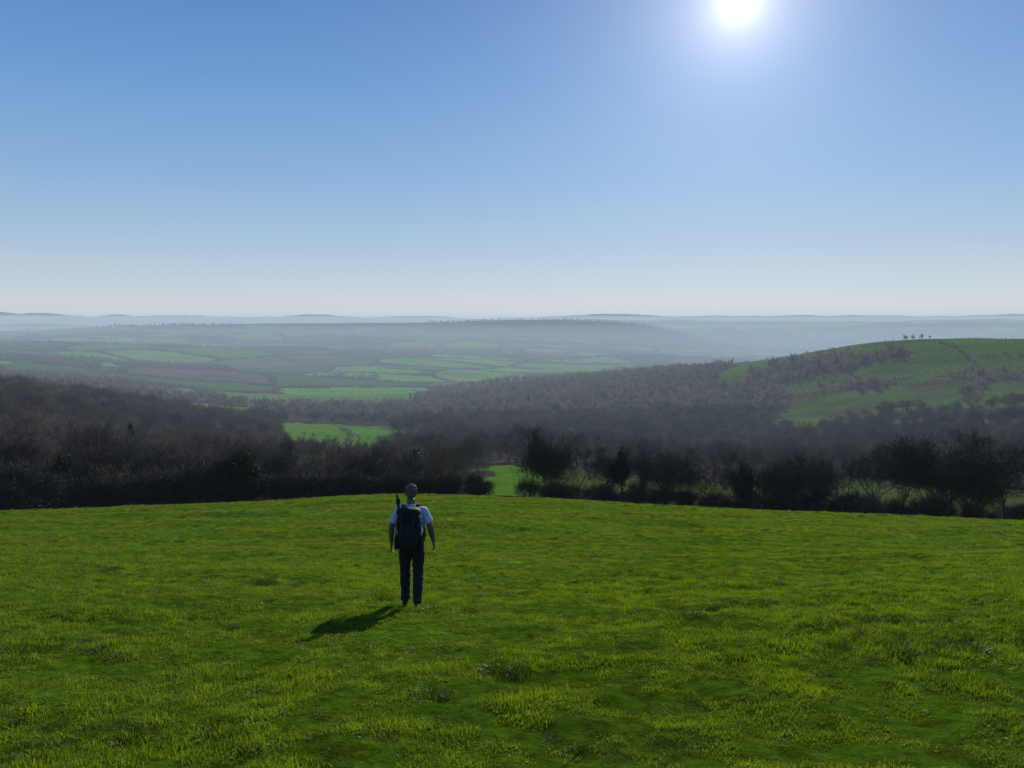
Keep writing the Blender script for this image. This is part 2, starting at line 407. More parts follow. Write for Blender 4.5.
def scatter(name,P,rz,sc,idx,coll,tilt=None):
    me_=bpy.data.meshes.new(name);n=len(P)
    me_.vertices.add(n);me_.vertices.foreach_set('co',np.asarray(P,np.float32).ravel())
    rot=np.zeros((n,3),np.float32);rot[:,2]=rz
    if tilt is not None: rot[:,:2]=tilt
    sc=np.asarray(sc,np.float32)
    if sc.ndim==1: sc=np.stack([sc]*3,1)
    a=me_.attributes.new('rot','FLOAT_VECTOR','POINT');a.data.foreach_set('vector',rot.ravel())
    a=me_.attributes.new('scl','FLOAT_VECTOR','POINT');a.data.foreach_set('vector',sc.astype(np.float32).ravel())
    a=me_.attributes.new('idx','INT','POINT');a.data.foreach_set('value',np.asarray(idx,np.int32))
    ob=link(bpy.data.objects.new(name,me_))
    ng=bpy.data.node_groups.new(name+'_nodes','GeometryNodeTree')
    ng.interface.new_socket('Geometry',in_out='INPUT',socket_type='NodeSocketGeometry')
    ng.interface.new_socket('Geometry',in_out='OUTPUT',socket_type='NodeSocketGeometry')
    ns=ng.nodes;gi=ns.new('NodeGroupInput');go=ns.new('NodeGroupOutput');iop=ns.new('GeometryNodeInstanceOnPoints')
    ci=ns.new('GeometryNodeCollectionInfo');ci.inputs['Collection'].default_value=coll
    ci.inputs['Separate Children'].default_value=True;ci.inputs['Reset Children'].default_value=True
    iop.inputs['Pick Instance'].default_value=True
    ng.links.new(gi.outputs[0],iop.inputs['Points']);ng.links.new(ci.outputs[0],iop.inputs['Instance'])
    for nm,ty,so in(('rot','FLOAT_VECTOR','Rotation'),('scl','FLOAT_VECTOR','Scale'),('idx','INT','Instance Index')):
        na=ns.new('GeometryNodeInputNamedAttribute');na.data_type=ty;na.inputs['Name'].default_value=nm
        ng.links.new(na.outputs[0],iop.inputs[so])
    ng.links.new(iop.outputs[0],go.inputs[0])
    md=ob.modifiers.new('scatter','NODES');md.node_group=ng
    return ob
def wedge(n,r1,r2,half=.72):
    r=np.sqrt(rng.uniform(r1*r1,r2*r2,n));t=rng.uniform(-half,half,n);return r*np.sin(t),r*np.cos(t)
xs=[];ys=[];ss=[]
for r1,r2,dens,s0 in((2.5,7,125,1.),(7,13,80,1.05),(13,24,36,1.2),(24,45,12,1.6),(45,82,5,2.0)):
    ar=.72*(r2*r2-r1*r1);n=int(ar*dens);x,y=wedge(n,r1,r2);xs.append(x);ys.append(y);ss.append(np.full(n,s0)*rng.uniform(.7,1.25,n))
x=np.concatenate(xs);y=np.concatenate(ys);s=np.concatenate(ss)
patch=fbm(x/.45,y/.4,61,3)+.5*fbm(x/3.5,y/2.5,65,2)
k=patch>-.34;x=x[k];y=y[k];s=s[k];patch=patch[k]
hs=np.clip(1+1.6*patch,.35,2.2)
hs=hs/np.maximum(1,s)**.3
scatter('grass',np.stack([x,y,terrain(x,y)],1),rng.uniform(0,6.28,len(x)),np.stack([s,s,s*hs],1),rng.integers(0,6,len(x)),C_turf)
tp=[(95,582,9),(265,588,12),(455,612,9),(90,740,9),(60,745,6),(748,610,8),(720,612,5),(868,637,10),(905,662,18),(925,668,10),(612,745,9),(700,622,5),(70,660,7),(345,745,4),(140,730,6),(985,660,5),(770,590,4),(850,600,4),(575,540,5),(630,503,5),(680,506,5),(600,560,4),(930,640,7),(440,700,3),(520,668,3),(375,600,2),(660,740,4)]
tx=[];ty=[];tsz=[]
for px,py,c in tp:
    vv=(384-py)/F;uu=(px-512)/F;dy=CP+vv*SP;sl=(vv*CP-SP)/dy
    yy=1.6/max(.02,(-sl-.24)) if -sl>.26 else 45.
    xx=uu/dy*yy
    for k in range(c):
        sg=.05+.020*c
        tx.append(xx+rng.normal()*sg*1.6);ty.append(yy+rng.normal()*sg*.6);tsz.append(rng.uniform(.6,1.1)*(.62 if py>700 else 1))
x2,y2=wedge(6500,8,78);kk=fbm(x2/4,y2/3,69,3)>.02;x2=x2[kk];y2=y2[kk]
tx=np.concatenate([tx,x2]);ty=np.concatenate([ty,y2]);tsz=np.concatenate([tsz,rng.uniform(.15,.5,len(x2))*rng.choice([1,1,1,1.7],len(x2))*np.clip(np.hypot(x2,y2)/20,.45,2.1)])
x2,y2=wedge(1500,4,16);kk=fbm(x2/2,y2/1.5,70,3)>.08;x2=x2[kk];y2=y2[kk]
tx=np.concatenate([tx,x2]);ty=np.concatenate([ty,y2]);tsz=np.concatenate([tsz,rng.uniform(.15,.42,len(x2))])
scatter('coarse_grass',np.stack([tx,ty,terrain(tx,ty)],1),rng.uniform(0,6.28,len(tx)),np.stack([tsz*1.2,tsz*1.2,tsz*.9],1),rng.integers(0,4,len(tx)),C_tuft)

# woodland
def woods(name,r1,r2,n,smin,smax,nidx,pr=None,thr=.5):
    x,y=wedge(n,r1,r2,.78);wd,ed,cid,px,r=landuse(x,y)
    k=wd>thr;x=x[k];y=y[k]
    s=rng.uniform(smin,smax,len(x))*(1+.35*vnoise(x/90,y/90,91))
    idx=rng.choice(nidx,len(x),p=pr)
    return x,y,s,idx
pm=np.array([.158]*6+[.026]*2);pm/=pm.sum()
A1=woods('w',95,330,900,.42,.95,8,pm)
A2=woods('w',330,700,4000,.5,1.05,8,pm)
x=np.concatenate([A1[0],A2[0]]);y=np.concatenate([A1[1],A2[1]]);s=np.concatenate([A1[2],A2[2]]);ix=np.concatenate([A1[3],A2[3]])
scatter('woodland',np.stack([x,y,terrain(x,y)-.3],1),rng.uniform(0,6.28,len(x)),s,ix,C_mid,rng.normal(0,.04,(len(x),2)))
pf=[.24,.24,.24,.24,.04]
parts=[woods('w',700,1350,11000,.6,1.25,5,pf),woods('w',1350,4500,42000,1.0,1.5,5,pf),woods('w',4500,9000,20000,1.6,2.4,5,pf)]
x,y=wedge(700000,1350,5500,.78);wd,ed,cid,px,r=landuse(x,y);k=(ed<6)&(rng.random(len(x))<.75)&(vnoise(x/150,y/150,33)>-.34);x=x[k];y=y[k]
parts.append((x,y,rng.uniform(.25,.65,len(x))*np.clip(np.hypot(x,y)/2500,.8,1.5)*np.where(rng.random(len(x))<.1,1.7,1),rng.choice(5,len(x),p=pf)))
def line(p,step,jit):
    o=[]
    for (a,ra),(b,rb) in zip(p[:-1],p[1:]):
        xa,ya=world_xy(a,ra);xb,yb=world_xy(b,rb);n=int(math.hypot(xb-xa,yb-ya)/step)
        for q in range(n):
            t=(q+rng.random())/n;o.append((xa+(xb-xa)*t+rng.normal()*jit,ya+(yb-ya)*t+rng.normal()*jit))
    return np.array(o)
hl=[]
for p,st,sc in [([(765,775),(870,785),(975,765),(1100,780)],2.2,(.3,.55)),([(975,600),(985,770),(965,900),(935,1010)],3.5,(.3,.5)),
               ([(780,880),(860,905),(960,880),(1060,900)],3,(.22,.48)),([(700,980),(790,1080),(850,1120)],6,(.12,.35)),([(690,1050),(722,1060)],5,(.8,1.2)),
               ([(820,790),(845,900),(862,1010)],4,(.2,.4)),([(900,1010),(970,1000),(1060,1020)],4,(.15,.35)),
               ([(898,1120),(928,1120)],4,(.5,.95)),([(240,1150),(330,1180),(425,1120)],6,(.3,.6)),([(240,1400),(330,1420),(425,1380)],6,(.3,.6)),([(285,500),(345,470),(402,480)],6,(.25,.45)),
               ([(345,380),(350,500),(340,600)],7,(.25,.5)),
               ([(770,612),(860,600),(975,612)],3,(.4,.7)),([(240,1010),(300,1000),(420,1030)],5,(.3,.6)),([(950,1120),(1000,1120),(1060,1100)],9,(.1,.35))]:
    o=line(p,st,1.6);hl.append((o[:,0],o[:,1],rng.uniform(*sc,len(o)),rng.choice(5,len(o),p=pf)))
x,y=wedge(12000,610,1130,.72);px=512+F*x/y;k=(px>700)&(fbm(x/60,y/60,44,4)>.20);hl.append((x[k],y[k],rng.uniform(.08,.34,k.sum()),rng.choice(5,k.sum(),p=pf)))
parts+=hl
x=np.concatenate([p[0] for p in parts]);y=np.concatenate([p[1] for p in parts]);s=np.concatenate([p[2] for p in parts]);ix=np.concatenate([p[3] for p in parts])
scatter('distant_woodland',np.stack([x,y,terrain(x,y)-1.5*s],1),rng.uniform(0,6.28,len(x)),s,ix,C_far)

def place(px,r): 
    x,y=world_xy(px,r);return float(x),float(y),float(terrain(np.array([x]),np.array([y]))[0])
hx=[];hy=[];hs_=[]
def hedge_line(p,step,jit,sc):
    o=line(p,step,jit);hx.extend(o[:,0]);hy.extend(o[:,1]);hs_.extend(rng.uniform(*sc,len(o)))
hedge_line([(-160,66),(0,66),(120,66),(215,65)],.75,.7,(.9,1.7))
hedge_line([(215,65),(330,65),(430,66),(484,66)],.6,.5,(.7,1.15))
hedge_line([(-160,72),(0,72),(130,71)],1.6,1.0,(1.4,1.9))
hedge_line([(530,66),(640,66),(800,67),(1024,69),(1200,70)],.9,.8,(.35,.95))
hedge_line([(538,73),(640,73),(800,74),(1024,76),(1200,76)],1.5,1.2,(.5,1.2))
hedge_line([(-160,90),(200,92),(440,95)],2.4,1.5,(1.0,1.6))
hx=np.array(hx);hy=np.array(hy);hs_=np.array(hs_)
scatter('hedge',np.stack([hx,hy,terrain(hx,hy)-.1],1),rng.uniform(0,6.28,len(hx)),hs_,rng.integers(0,5,len(hx)),C_shr)

def put_tree(name,me_,px,r,h,base,wide=1,rot=None):
    x,y,z=place(px,r);o=bpy.data.objects.new(name,me_);o.location=(x,y,z-.05);s=h/base
    o.scale=(s*wide,s*wide,s);o.rotation_euler=(0,0,random.uniform(0,6.28) if rot is None else rot);link(o)
row=[(533,66,7.2,3,.85),(556,72,6.2,0,.8),(577,67,6.5,1,1.0),(645,69,5.8,2,.95),(668,66,6.1,4,1.1),(690,70,5.6,6,1.),(718,67,5.6,5,1.),(775,69,5.0,0,.9),(800,67,6.1,3,1.1),(826,71,5.6,6,1.),(850,66,5.9,1,1.1),
     (880,70,6.2,4,1.1),(908,67,7.2,2,1.1),(952,67,7.9,5,1.3),(975,70,6.8,3,1.1),(1014,67,7.0,4,1.15),(1060,67,7.,1,1.2),(1110,68,7.,2,1.2),(600,73,5.4,1,.9),(735,73,5.4,1,.9),(930,72,6.7,6,1.)]
for i_,(px,r,h,k,w) in enumerate(row): put_tree('bare_tree',near_meshes[k],px,r,h,7.5,w)
for px,r,h,k,w in [(617,66,5.8,0,.75),(753,66,4.8,1,.85),(235,64.5,5.2,2,1.15),(45,68,5.2,0,1.1),(90,69,4.8,1,1.2),(826,68,3.6,2,.8)]:
    put_tree('ivy_clad_tree',ivy_meshes[k],px,r,h,6,w)
for px,r,h,k,w in [(12,74,7.4,2,1.2),(150,75,6.6,3,1.),(185,78,7.,4,1.1),(262,79,6.5,6,1.1),(290,80,7.,5,1.1),(330,82,7,1,1.1),(372,82,6.8,3,1.1),(405,84,6.,0,1.),(110,78,7,6,1.1),(60,80,7.6,1,1.1)]:
    put_tree('bare_tree',near_meshes[k],px,r,h,7.5,w)
rg=np.random.default_rng(5);pol=[([np.array([0,0,-.3]),np.array([0,0,6.]),np.array([0,0,12.])],[.22,.12,.02],6)];C=[]
for q in range(170):
    z=1.2+10.5*q/170;l=2.5*(1-z/12.6)**.85*rg.uniform(.65,1.15);a=q*2.4
    e=np.array([math.cos(a)*l,math.sin(a)*l,z-.25*l]);pol.append(([np.array([0,0,z]),e],[.03,.01],3))
    t=rg.random(45)[:,None];C.append(np.array([0,0,z])+(e-np.array([0,0,z]))*t+rg.normal(0,.12,(45,3)))
V,Fq=tubes_to_mesh(pol,3);cm=tree_mesh('conifer_mesh',V,Fq,[M_bark,M_conifer],leaf_quads(rg,np.concatenate(C),.13))
for px,r,h in[(127,195,13.)]: put_tree('conifer_tree',cm,px,r,h,12)

# ------------------------------------------------------------ man
man=bpy.data.objects.new('hiker',None);link(man)
MX,MY=-1.45,10.5
MZ=float(terrain(np.array([MX]),np.array([MY]))[0])
man.location=(MX,MY,MZ)
PV=[];PF=[];LAB=[];off=0
def ring_loft(cs,label,K=20,axis=None):
    global off
    P=[Vector(c[0]) for c in cs];n=len(P);vs=[]
    for i_ in range(n):
        t=(P[min(i_+1,n-1)]-P[max(i_-1,0)]).normalized()
        fwd=Vector((0,1,0)) if abs(t.y)<.8 else Vector((0,0,1))
        sx=fwd.cross(t).normalized()
        if axis is not None: sx=(Vector(axis)-t*Vector(axis).dot(t)).normalized()
        sy=t.cross(sx)
        for k in range(K):
            a=2*math.pi*k/K;vs.append(P[i_]+sx*(cs[i_][1]*math.cos(a))+sy*(cs[i_][2]*math.sin(a)))
    c0=len(vs);vs.append(P[0]);vs.append(P[-1])
    fs=[]
    for i_ in range(n-1):
        for k in range(K):
            k2=(k+1)%K;fs.append((i_*K+k,i_*K+k2,(i_+1)*K+k2,(i_+1)*K+k))
    for k in range(K):
        k2=(k+1)%K;fs.append((c0,k2,k));fs.append((c0+1,(n-1)*K+k,(n-1)*K+k2))
    PV.extend(vs);PF.extend([tuple(q+off for q in f) for f in fs]);LAB.extend([label]*len(vs));off+=len(vs)
def ell(c,r,label,K=16,rotm=None):
    c=Vector(c);n=10
    global off
    vs=[];fs=[]
    for i_ in range(n+1):
        ph=math.pi*i_/n
        for k in range(K):
            a=2*math.pi*k/K;q=Vector((math.sin(ph)*math.cos(a)*r[0],math.sin(ph)*math.sin(a)*r[1],-math.cos(ph)*r[2]))
            if rotm is not None:q=rotm@q
            vs.append(c+q)
    for i_ in range(n):
        for k in range(K):
            k2=(k+1)%K;fs.append((i_*K+k,i_*K+k2,(i_+1)*K+k2,(i_+1)*K+k))
    PV.extend(vs);PF.extend([tuple(q+off for q in f) for f in fs]);LAB.extend([label]*len(vs));off+=len(vs)
SKIN,SHIRT,TROU,BOOT,HAIR,SOLE=0,1,2,3,4,5
ring_loft([((0,0,.86),.13,.10),((0,-.005,.90),.165,.12),((0,-.005,.97),.175,.125),((0,0,1.04),.165,.118)],TROU)
ring_loft([((0,0,1.00),.172,.125),((0,0,1.08),.165,.118),((0,.01,1.18),.170,.122),((0,.01,1.30),.190,.13),((0,.0,1.40),.195,.12),((0,-.005,1.46),.165,.095),((0,-.005,1.50),.09,.07),((0,0,1.515),.06,.06)],SHIRT)
ring_loft([((0,-.01,1.46),.062,.062),((0,.0,1.53),.056,.058),((0,.01,1.60),.056,.06)],SKIN)
# walking down the slope: left foot ahead (and lower), right heel behind (and higher)
for sx,kn,an in((-1,(-.108,.12,.50),(-.115,.13,.065)),(1,(.092,.03,.50),(.096,-.15,.125))):
    hip=Vector((sx*.09,0,.92));kn=Vector(kn);an=Vector(an)
    L1=[(hip,.098,.108),(hip.lerp(kn,.3),.098,.104),(hip.lerp(kn,.6),.088,.092),(kn+Vector((0,0,.05)),.077,.080),(kn,.075,.078),(kn.lerp(an,.25),.075,.080),(kn.lerp(an,.6),.070,.073),(kn.lerp(an,.9),.066,.071),(an+Vector((0,-.005,-.0)),.067,.074)]
    ring_loft(L1,TROU)
    ring_loft([(an+Vector((0,-.0,.06)),.045,.050),(an,.047,.055),(an+Vector((0,0,-.045)),.048,.062)],BOOT)
    ring_loft([(an+Vector((0,-.085,-.05)),.030,.030),(an+Vector((0,-.06,-.045)),.042,.042),(an+Vector((0,0,-.035)),.046,.050),(an+Vector((sx*.008,.08,-.058)),.050,.036),(an+Vector((sx*.012,.15,-.074)),.047,.028),(an+Vector((sx*.012,.185,-.082)),.03,.020)],BOOT,axis=(1,0,0))
for sx,el,wr in((-1,(-.278,-.03,1.19),(-.290,.03,.945)),(1,(.280,-.02,1.19),(.310,.08,.950))):
    sh=Vector((sx*.18,0,1.425));el=Vector(el);wr=Vector(wr)
    ring_loft([(Vector((sx*.11,0,1.43)),.06,.07),(sh,.067,.070),(sh.lerp(el,.25),.067,.070),(sh.lerp(el,.5),.066,.070),(sh.lerp(el,.72),.069,.074)],SHIRT)
    ring_loft([(sh.lerp(el,.5),.048,.048),(sh.lerp(el,.8),.046,.046),(el,.045,.045),(el.lerp(wr,.25),.045,.045),(el.lerp(wr,.6),.038,.038),(wr,.027,.032)],SKIN)
    d=(wr-el).normalized();fwd=Vector((0,1,0));fwd=(fwd-d*fwd.dot(d)).normalized();nrm=Vector((-sx,0,0))
    ring_loft([(wr-d*.01,.022,.030),(wr+d*.03,.018,.038),(wr+d*.065,.016,.043),(wr+d*.095,.013,.040)],SKIN,K=14,axis=tuple(nrm))
    for q,(o,l) in enumerate(((.031,.072),(.011,.082),(-.010,.076),(-.030,.060))):
        b0=wr+d*.085+fwd*o;p1=b0+d*l*.45+nrm*.006;p2=p1+(d*.8+nrm*.55).normalized()*l*.33;p3=p2+(d*.45+nrm*.85).normalized()*l*.27
        ring_loft([(b0-d*.02,.0095,.0095),(b0,.0095,.0095),(p1,.0088,.0088),(p2,.008,.008),(p3,.0065,.0065)],SKIN,K=10)
    t0=wr+d*.025+fwd*.028;t1=t0+(d*.7+fwd*.7+nrm*.2).normalized()*.035;t2=t1+(d*.9+fwd*.35+nrm*.3).normalized()*.030
    ring_loft([(t0-fwd*.01,.012,.012),(t0,.0115,.0115),(t1,.0105,.0105),(t2,.008,.008)],SKIN,K=10)
HR=Matrix.Rotation(math.radians(14),3,'Z')@Matrix.Rotation(math.radians(-6),3,'X');HC=Vector((0,.015,1.685))
def hp(x,y,z): return HC+HR@Vector((x,y,z))
ell(hp(0,-.008,.02),(.077,.094,.095),SKIN,24,HR)
ell(hp(0,.025,-.035),(.060,.068,.075),SKIN,20,HR)
ell(hp(0,.062,-.088),(.030,.026,.022),SKIN,12,HR)
ell(hp(0,.092,-.012),(.012,.020,.030),SKIN,12,HR)
ell(hp(0,.104,-.030),(.016,.014,.012),SKIN,12,HR)
ell(hp(0,.082,.022),(.055,.016,.012),SKIN,12,HR)
for s_ in(-1,1):
    ell(hp(s_*.082,-.004,-.012),(.012,.022,.034),SKIN,12,HR)
    ell(hp(s_*.035,.070,-.030),(.024,.020,.020),SKIN,12,HR)
ell(hp(0,.086,-.060),(.024,.010,.007),SKIN,12,HR)
ell(hp(0,-.018,.034),(.087,.098,.095),HAIR,24,HR)
ell(hp(0,-.055,-.015),(.072,.052,.055),HAIR,20,HR)
bm_=bpy.data.meshes.new('body_raw');bm_.from_pydata([tuple(v_) for v_ in PV],[],PF);bm_.update()
ob=bpy.data.objects.new('body_raw',bm_);scene.collection.objects.link(ob)
import bmesh
bmm=bmesh.new();bmm.from_mesh(bm_);bmesh.ops.remove_doubles(bmm,verts=bmm.verts,dist=1e-6);bmesh.ops.recalc_face_normals(bmm,faces=bmm.faces);bmm.to_mesh(bm_);bmm.free()
rm=ob.modifiers.new('r','REMESH');rm.mode='VOXEL';rm.voxel_size=.0058
sm=ob.modifiers.new('s','SMOOTH');sm.iterations=3;sm.factor=.5
dg=bpy.context.evaluated_depsgraph_get();body=bpy.data.meshes.new_from_object(ob.evaluated_get(dg))
bpy.data.objects.remove(ob)
kd=KDTree(len(PV))
for i_,p in enumerate(PV):kd.insert(p,i_)
kd.balance()
M_skin=simple('skin_mat',(.20,.11,.075),.6,.12,20)
M_shirt=simple('shirt_mat',(.42,.56,.76),.85,.08,14,bump=.004)
M_trou=simple('trousers_mat',(.018,.018,.022),.85,.25,18,bump=.004)
M_boot=simple('boot_mat',(.035,.026,.02),.6,.3,20)
M_hair=simple('grey_hair_mat',(.11,.092,.075),.75,.6,60,bump=.008)
for q in(M_skin,M_shirt,M_trou,M_boot,M_hair):body.materials.append(q)
co=np.zeros(len(body.vertices)*3);body.vertices.foreach_get('co',co);co=co.reshape(-1,3)
lab=np.array([LAB[kd.find(Vector(c))[1]] for c in co])
nv=np.zeros(len(body.vertices)*3);body.vertices.foreach_get('normal',nv);nv=nv.reshape(-1,3)
f=fbm(co[:,0]*7+co[:,1]*9,co[:,2]*16,3,3)
amp=np.where(lab==TROU,.015,np.where(lab==SHIRT,.010,np.where(lab==HAIR,.005,0)))
f2=fbm(co[:,0]*45,co[:,2]*35+co[:,1]*50,8,2)
co+=nv*(amp*np.where(lab==HAIR,f2*3.5,f))[:,None]
body.vertices.foreach_set('co',co.ravel())
for p in body.polygons:
    p.use_smooth=True;p.material_index=int(np.bincount(lab[list(p.vertices)]).argmax())
body.update()
link(bpy.data.objects.new('body',body),man)
def part(name,bmf,matl,smooth=True):
    m_=bpy.data.meshes.new(name);b2=bmesh.new();bmf(b2);b2.to_mesh(m_);b2.free();m_.materials.append(matl)
    for p in m_.polygons:p.use_smooth=smooth
    return link(bpy.data.objects.new(name,m_),man)
M_eye=simple('eye_mat',(.7,.7,.68),.2,.05,5);M_iris=simple('iris_mat',(.05,.04,.03),.2,.05,5);M_lip=simple('lip_mat',(.3,.12,.09),.5,.1,5)
for s_ in(-1,1):
    part('eye',lambda b2:bmesh.ops.create_uvsphere(b2,u_segments=12,v_segments=8,radius=.012,matrix=Matrix.Translation(hp(s_*.030,.082,.002))),M_eye)
    part('iris',lambda b2:bmesh.ops.create_uvsphere(b2,u_segments=10,v_segments=6,radius=.006,matrix=Matrix.Translation(hp(s_*.030,.0895,.002))),M_iris)
part('mouth',lambda b2:bmesh.ops.create_uvsphere(b2,u_segments=14,v_segments=8,radius=1,matrix=Matrix.Translation(hp(0,.095,-.060))@Matrix.Diagonal((.022,.004,.005,1))),M_lip)
M_pack=simple('backpack_mat',(.012,.012,.014),.7,.3,25,bump=.003,spec=.2)
M_pack2=simple('backpack_trim_mat',(.020,.020,.023),.7,.2,25,spec=.2)
M_web=simple('webbing_mat',(.02,.02,.022),.6,.2,40)
def superbox(b2,c,h,e=4.,taper=0,K=28,NZ=18,lean=0,bulge=0):
    rows=[]
    for i_ in range(NZ+1):
        t=-1+2*i_/NZ;tz=math.copysign(abs(math.sin(t*math.pi/2))**.8,t)
        s_=(max(0,1-abs(tz)**e))**(1/e);s_=max(s_,.02)
        ring=[]
        for k in range(K):
            a=2*math.pi*k/K;cx,cy=math.cos(a),math.sin(a)
            q=(abs(cx)**e+abs(cy)**e)**(-1/e)
            w=1+taper*tz
            nz=1+.03*math.sin(7*a+5*tz)+.02*math.sin(13*tz+3*a)
            ring.append(b2.verts.new((c[0]+h[0]*cx*q*s_*w*nz,c[1]+h[1]*cy*q*s_*w*nz+lean*tz,c[2]+h[2]*tz)))
        rows.append(ring)
    for i_ in range(NZ):
        for k in range(K):b2.faces.new((rows[i_][k],rows[i_][(k+1)%K],rows[i_+1][(k+1)%K],rows[i_+1][k]))
    b2.faces.new(rows[0][::-1]);b2.faces.new(rows[-1])
part('backpack_main',lambda b:superbox(b,(0,-.235,1.20),(.165,.105,.285),3.2,.06,lean=.01),M_pack)
part('backpack_lid',lambda b:superbox(b,(0,-.225,1.475),(.172,.118,.055),3.,-.1),M_pack)
part('backpack_front_pocket',lambda b:superbox(b,(0,-.345,1.15),(.125,.035,.17),3.2,-.06),M_pack2)
for s_ in(-1,1):
    part('backpack_side_pocket',lambda b:superbox(b,(s_*.175,-.23,1.03),(.032,.075,.10),3.,.05),M_pack2)
def strap(name,pts,w,t,matl,axis=(1,0,0)):
    def f(b2):
        P=[Vector(p) for p in pts];rows=[]
        Q=[]
        for i_ in range(len(P)-1):
            a,b_,c,d_=P[max(i_-1,0)],P[i_],P[i_+1],P[min(i_+2,len(P)-1)]
            for q in range(6):
                u_=q/6;Q.append(.5*((2*b_)+(c-a)*u_+(2*a-5*b_+4*c-d_)*u_*u_+(3*b_-a-3*c+d_)*u_**3))
        Q.append(P[-1])
        for i_,p in enumerate(Q):
            tg=(Q[min(i_+1,len(Q)-1)]-Q[max(i_-1,0)]).normalized();ax=(Vector(axis)-tg*Vector(axis).dot(tg)).normalized();nn=tg.cross(ax)
            rows.append([b2.verts.new(p+ax*w*sx+nn*t*sy) for sx,sy in((-1,-1),(1,-1),(1,1),(-1,1))])
        for i_ in range(len(rows)-1):
            for k in range(4):b2.faces.new((rows[i_][k],rows[i_][(k+1)%4],rows[i_+1][(k+1)%4],rows[i_+1][k]))
        b2.faces.new(rows[0][::-1]);b2.faces.new(rows[-1])
    return part(name,f,matl,False)
for s_ in(-1,1):
    strap('shoulder_strap',[(s_*.085,-.14,1.44),(s_*.10,-.09,1.50),(s_*.105,0,1.525),(s_*.108,.09,1.47),(s_*.115,.145,1.36),(s_*.125,.142,1.24),(s_*.165,.08,1.14),(s_*.185,-.04,1.07),(s_*.16,-.15,1.02)],.028,.008,M_web)
    strap('compression_strap',[(s_*.172,-.16,1.30),(s_*.178,-.25,1.305),(s_*.14,-.343,1.30)],.010,.003,M_web,(0,0,1))
    strap('lid_strap',[(s_*.08,-.345,1.46),(s_*.08,-.362,1.36),(s_*.08,-.382,1.26)],.010,.003,M_web)
    strap('hip_strap_end',[(s_*.19,-.02,1.03),(s_*.20,.01,.96),(s_*.205,.02,.88)],.008,.002,M_web,(0,1,0))
strap('hip_belt',[(-.13,-.17,1.02),(-.19,-.06,1.03),(-.185,.06,1.02),(-.10,.145,1.01),(0,.155,1.01),(.10,.145,1.01),(.185,.06,1.02),(.19,-.06,1.03),(.13,-.17,1.02)],.035,.008,M_web,(0,0,1))
strap('haul_loop',[(-.03,-.12,1.50),(-.025,-.12,1.545),(.025,-.12,1.545),(.03,-.12,1.50)],.008,.003,M_web,(0,1,0))
M_pole=simple('pole_mat',(.25,.25,.26),.35,.1,10,metal=.8);M_grip=simple('grip_mat',(.02,.02,.02),.8,.2,30)
def tube(name,cs,matl):
    def f(b2):
        rows=[]
        for c,r_ in cs:
            rows.append([b2.verts.new((c[0]+r_*math.cos(2*math.pi*k/12),c[1]+r_*math.sin(2*math.pi*k/12),c[2])) for k in range(12)])
        for i_ in range(len(rows)-1):
            for k in range(12):b2.faces.new((rows[i_][k],rows[i_][(k+1)%12],rows[i_+1][(k+1)%12],rows[i_+1][k]))
        b2.faces.new(rows[0][::-1]);b2.faces.new(rows[-1])
    return part(name,f,matl)
for dx in(0,.022):
    x0=-.195+dx;x1=-.150+dx
    def L_(z):t=(z-.95)/(.78);return (x0+(x1-x0)*t,-.26+dx,z)
    tube('trekking_pole_shaft',[(L_(.95),.006),(L_(1.3),.008),(L_(1.6-dx*3),.009)],M_pole)
    tube('trekking_pole_grip',[(L_(1.585-dx*3),.013),(L_(1.60-dx*3),.016),(L_(1.66-dx*3),.015),(L_(1.71-dx*3),.018),(L_(1.725-dx*3),.010)],M_grip)

# ------------------------------------------------------------ haze volumes
def box(name,x0,x1,y0,y1,z0,z1):
    V=np.array([(x,y,z) for x in(x0,x1) for y in(y0,y1) for z in(z0,z1)]);Fq=np.array([(0,1,3,2),(4,6,7,5),(0,4,5,1),(2,3,7,6),(0,2,6,4),(1,5,7,3)])
    return mesh_np(name,V,[Fq])
def haze(name,ext,z0,z1,SIG,col):
    hm=box(name,-ext,ext,-ext,ext,z0,z1)
    m,nt,ns,L=mat(name+'_mat');out=N(ns,'ShaderNodeOutputMaterial')
    ab=N(ns,'ShaderNodeVolumeAbsorption');ab.inputs['Color'].default_value=(0,0,0,1);ab.inputs['Density'].default_value=SIG
    em=N(ns,'ShaderNodeEmission');em.inputs['Color'].default_value=(*col,1);em.inputs['Strength'].default_value=SIG  # volume emits its own glow, standing in for sunlight scattered by haze
    ad=N(ns,'ShaderNodeAddShader');L.new(ab.outputs[0],ad.inputs[0]);L.new(em.outputs[0],ad.inputs[1]);L.new(ad.outputs[0],out.inputs['Volume'])
    hm.materials.append(m);link(bpy.data.objects.new(name,hm))
haze('haze',30000,-1500,60,1.12e-4,(.46,.575,.71))
haze('valley_haze_glow',5200,-1400,-30,1.0e-4,(.40,.52,.67))  # added lower layer; its emission lightens the dark valley woods

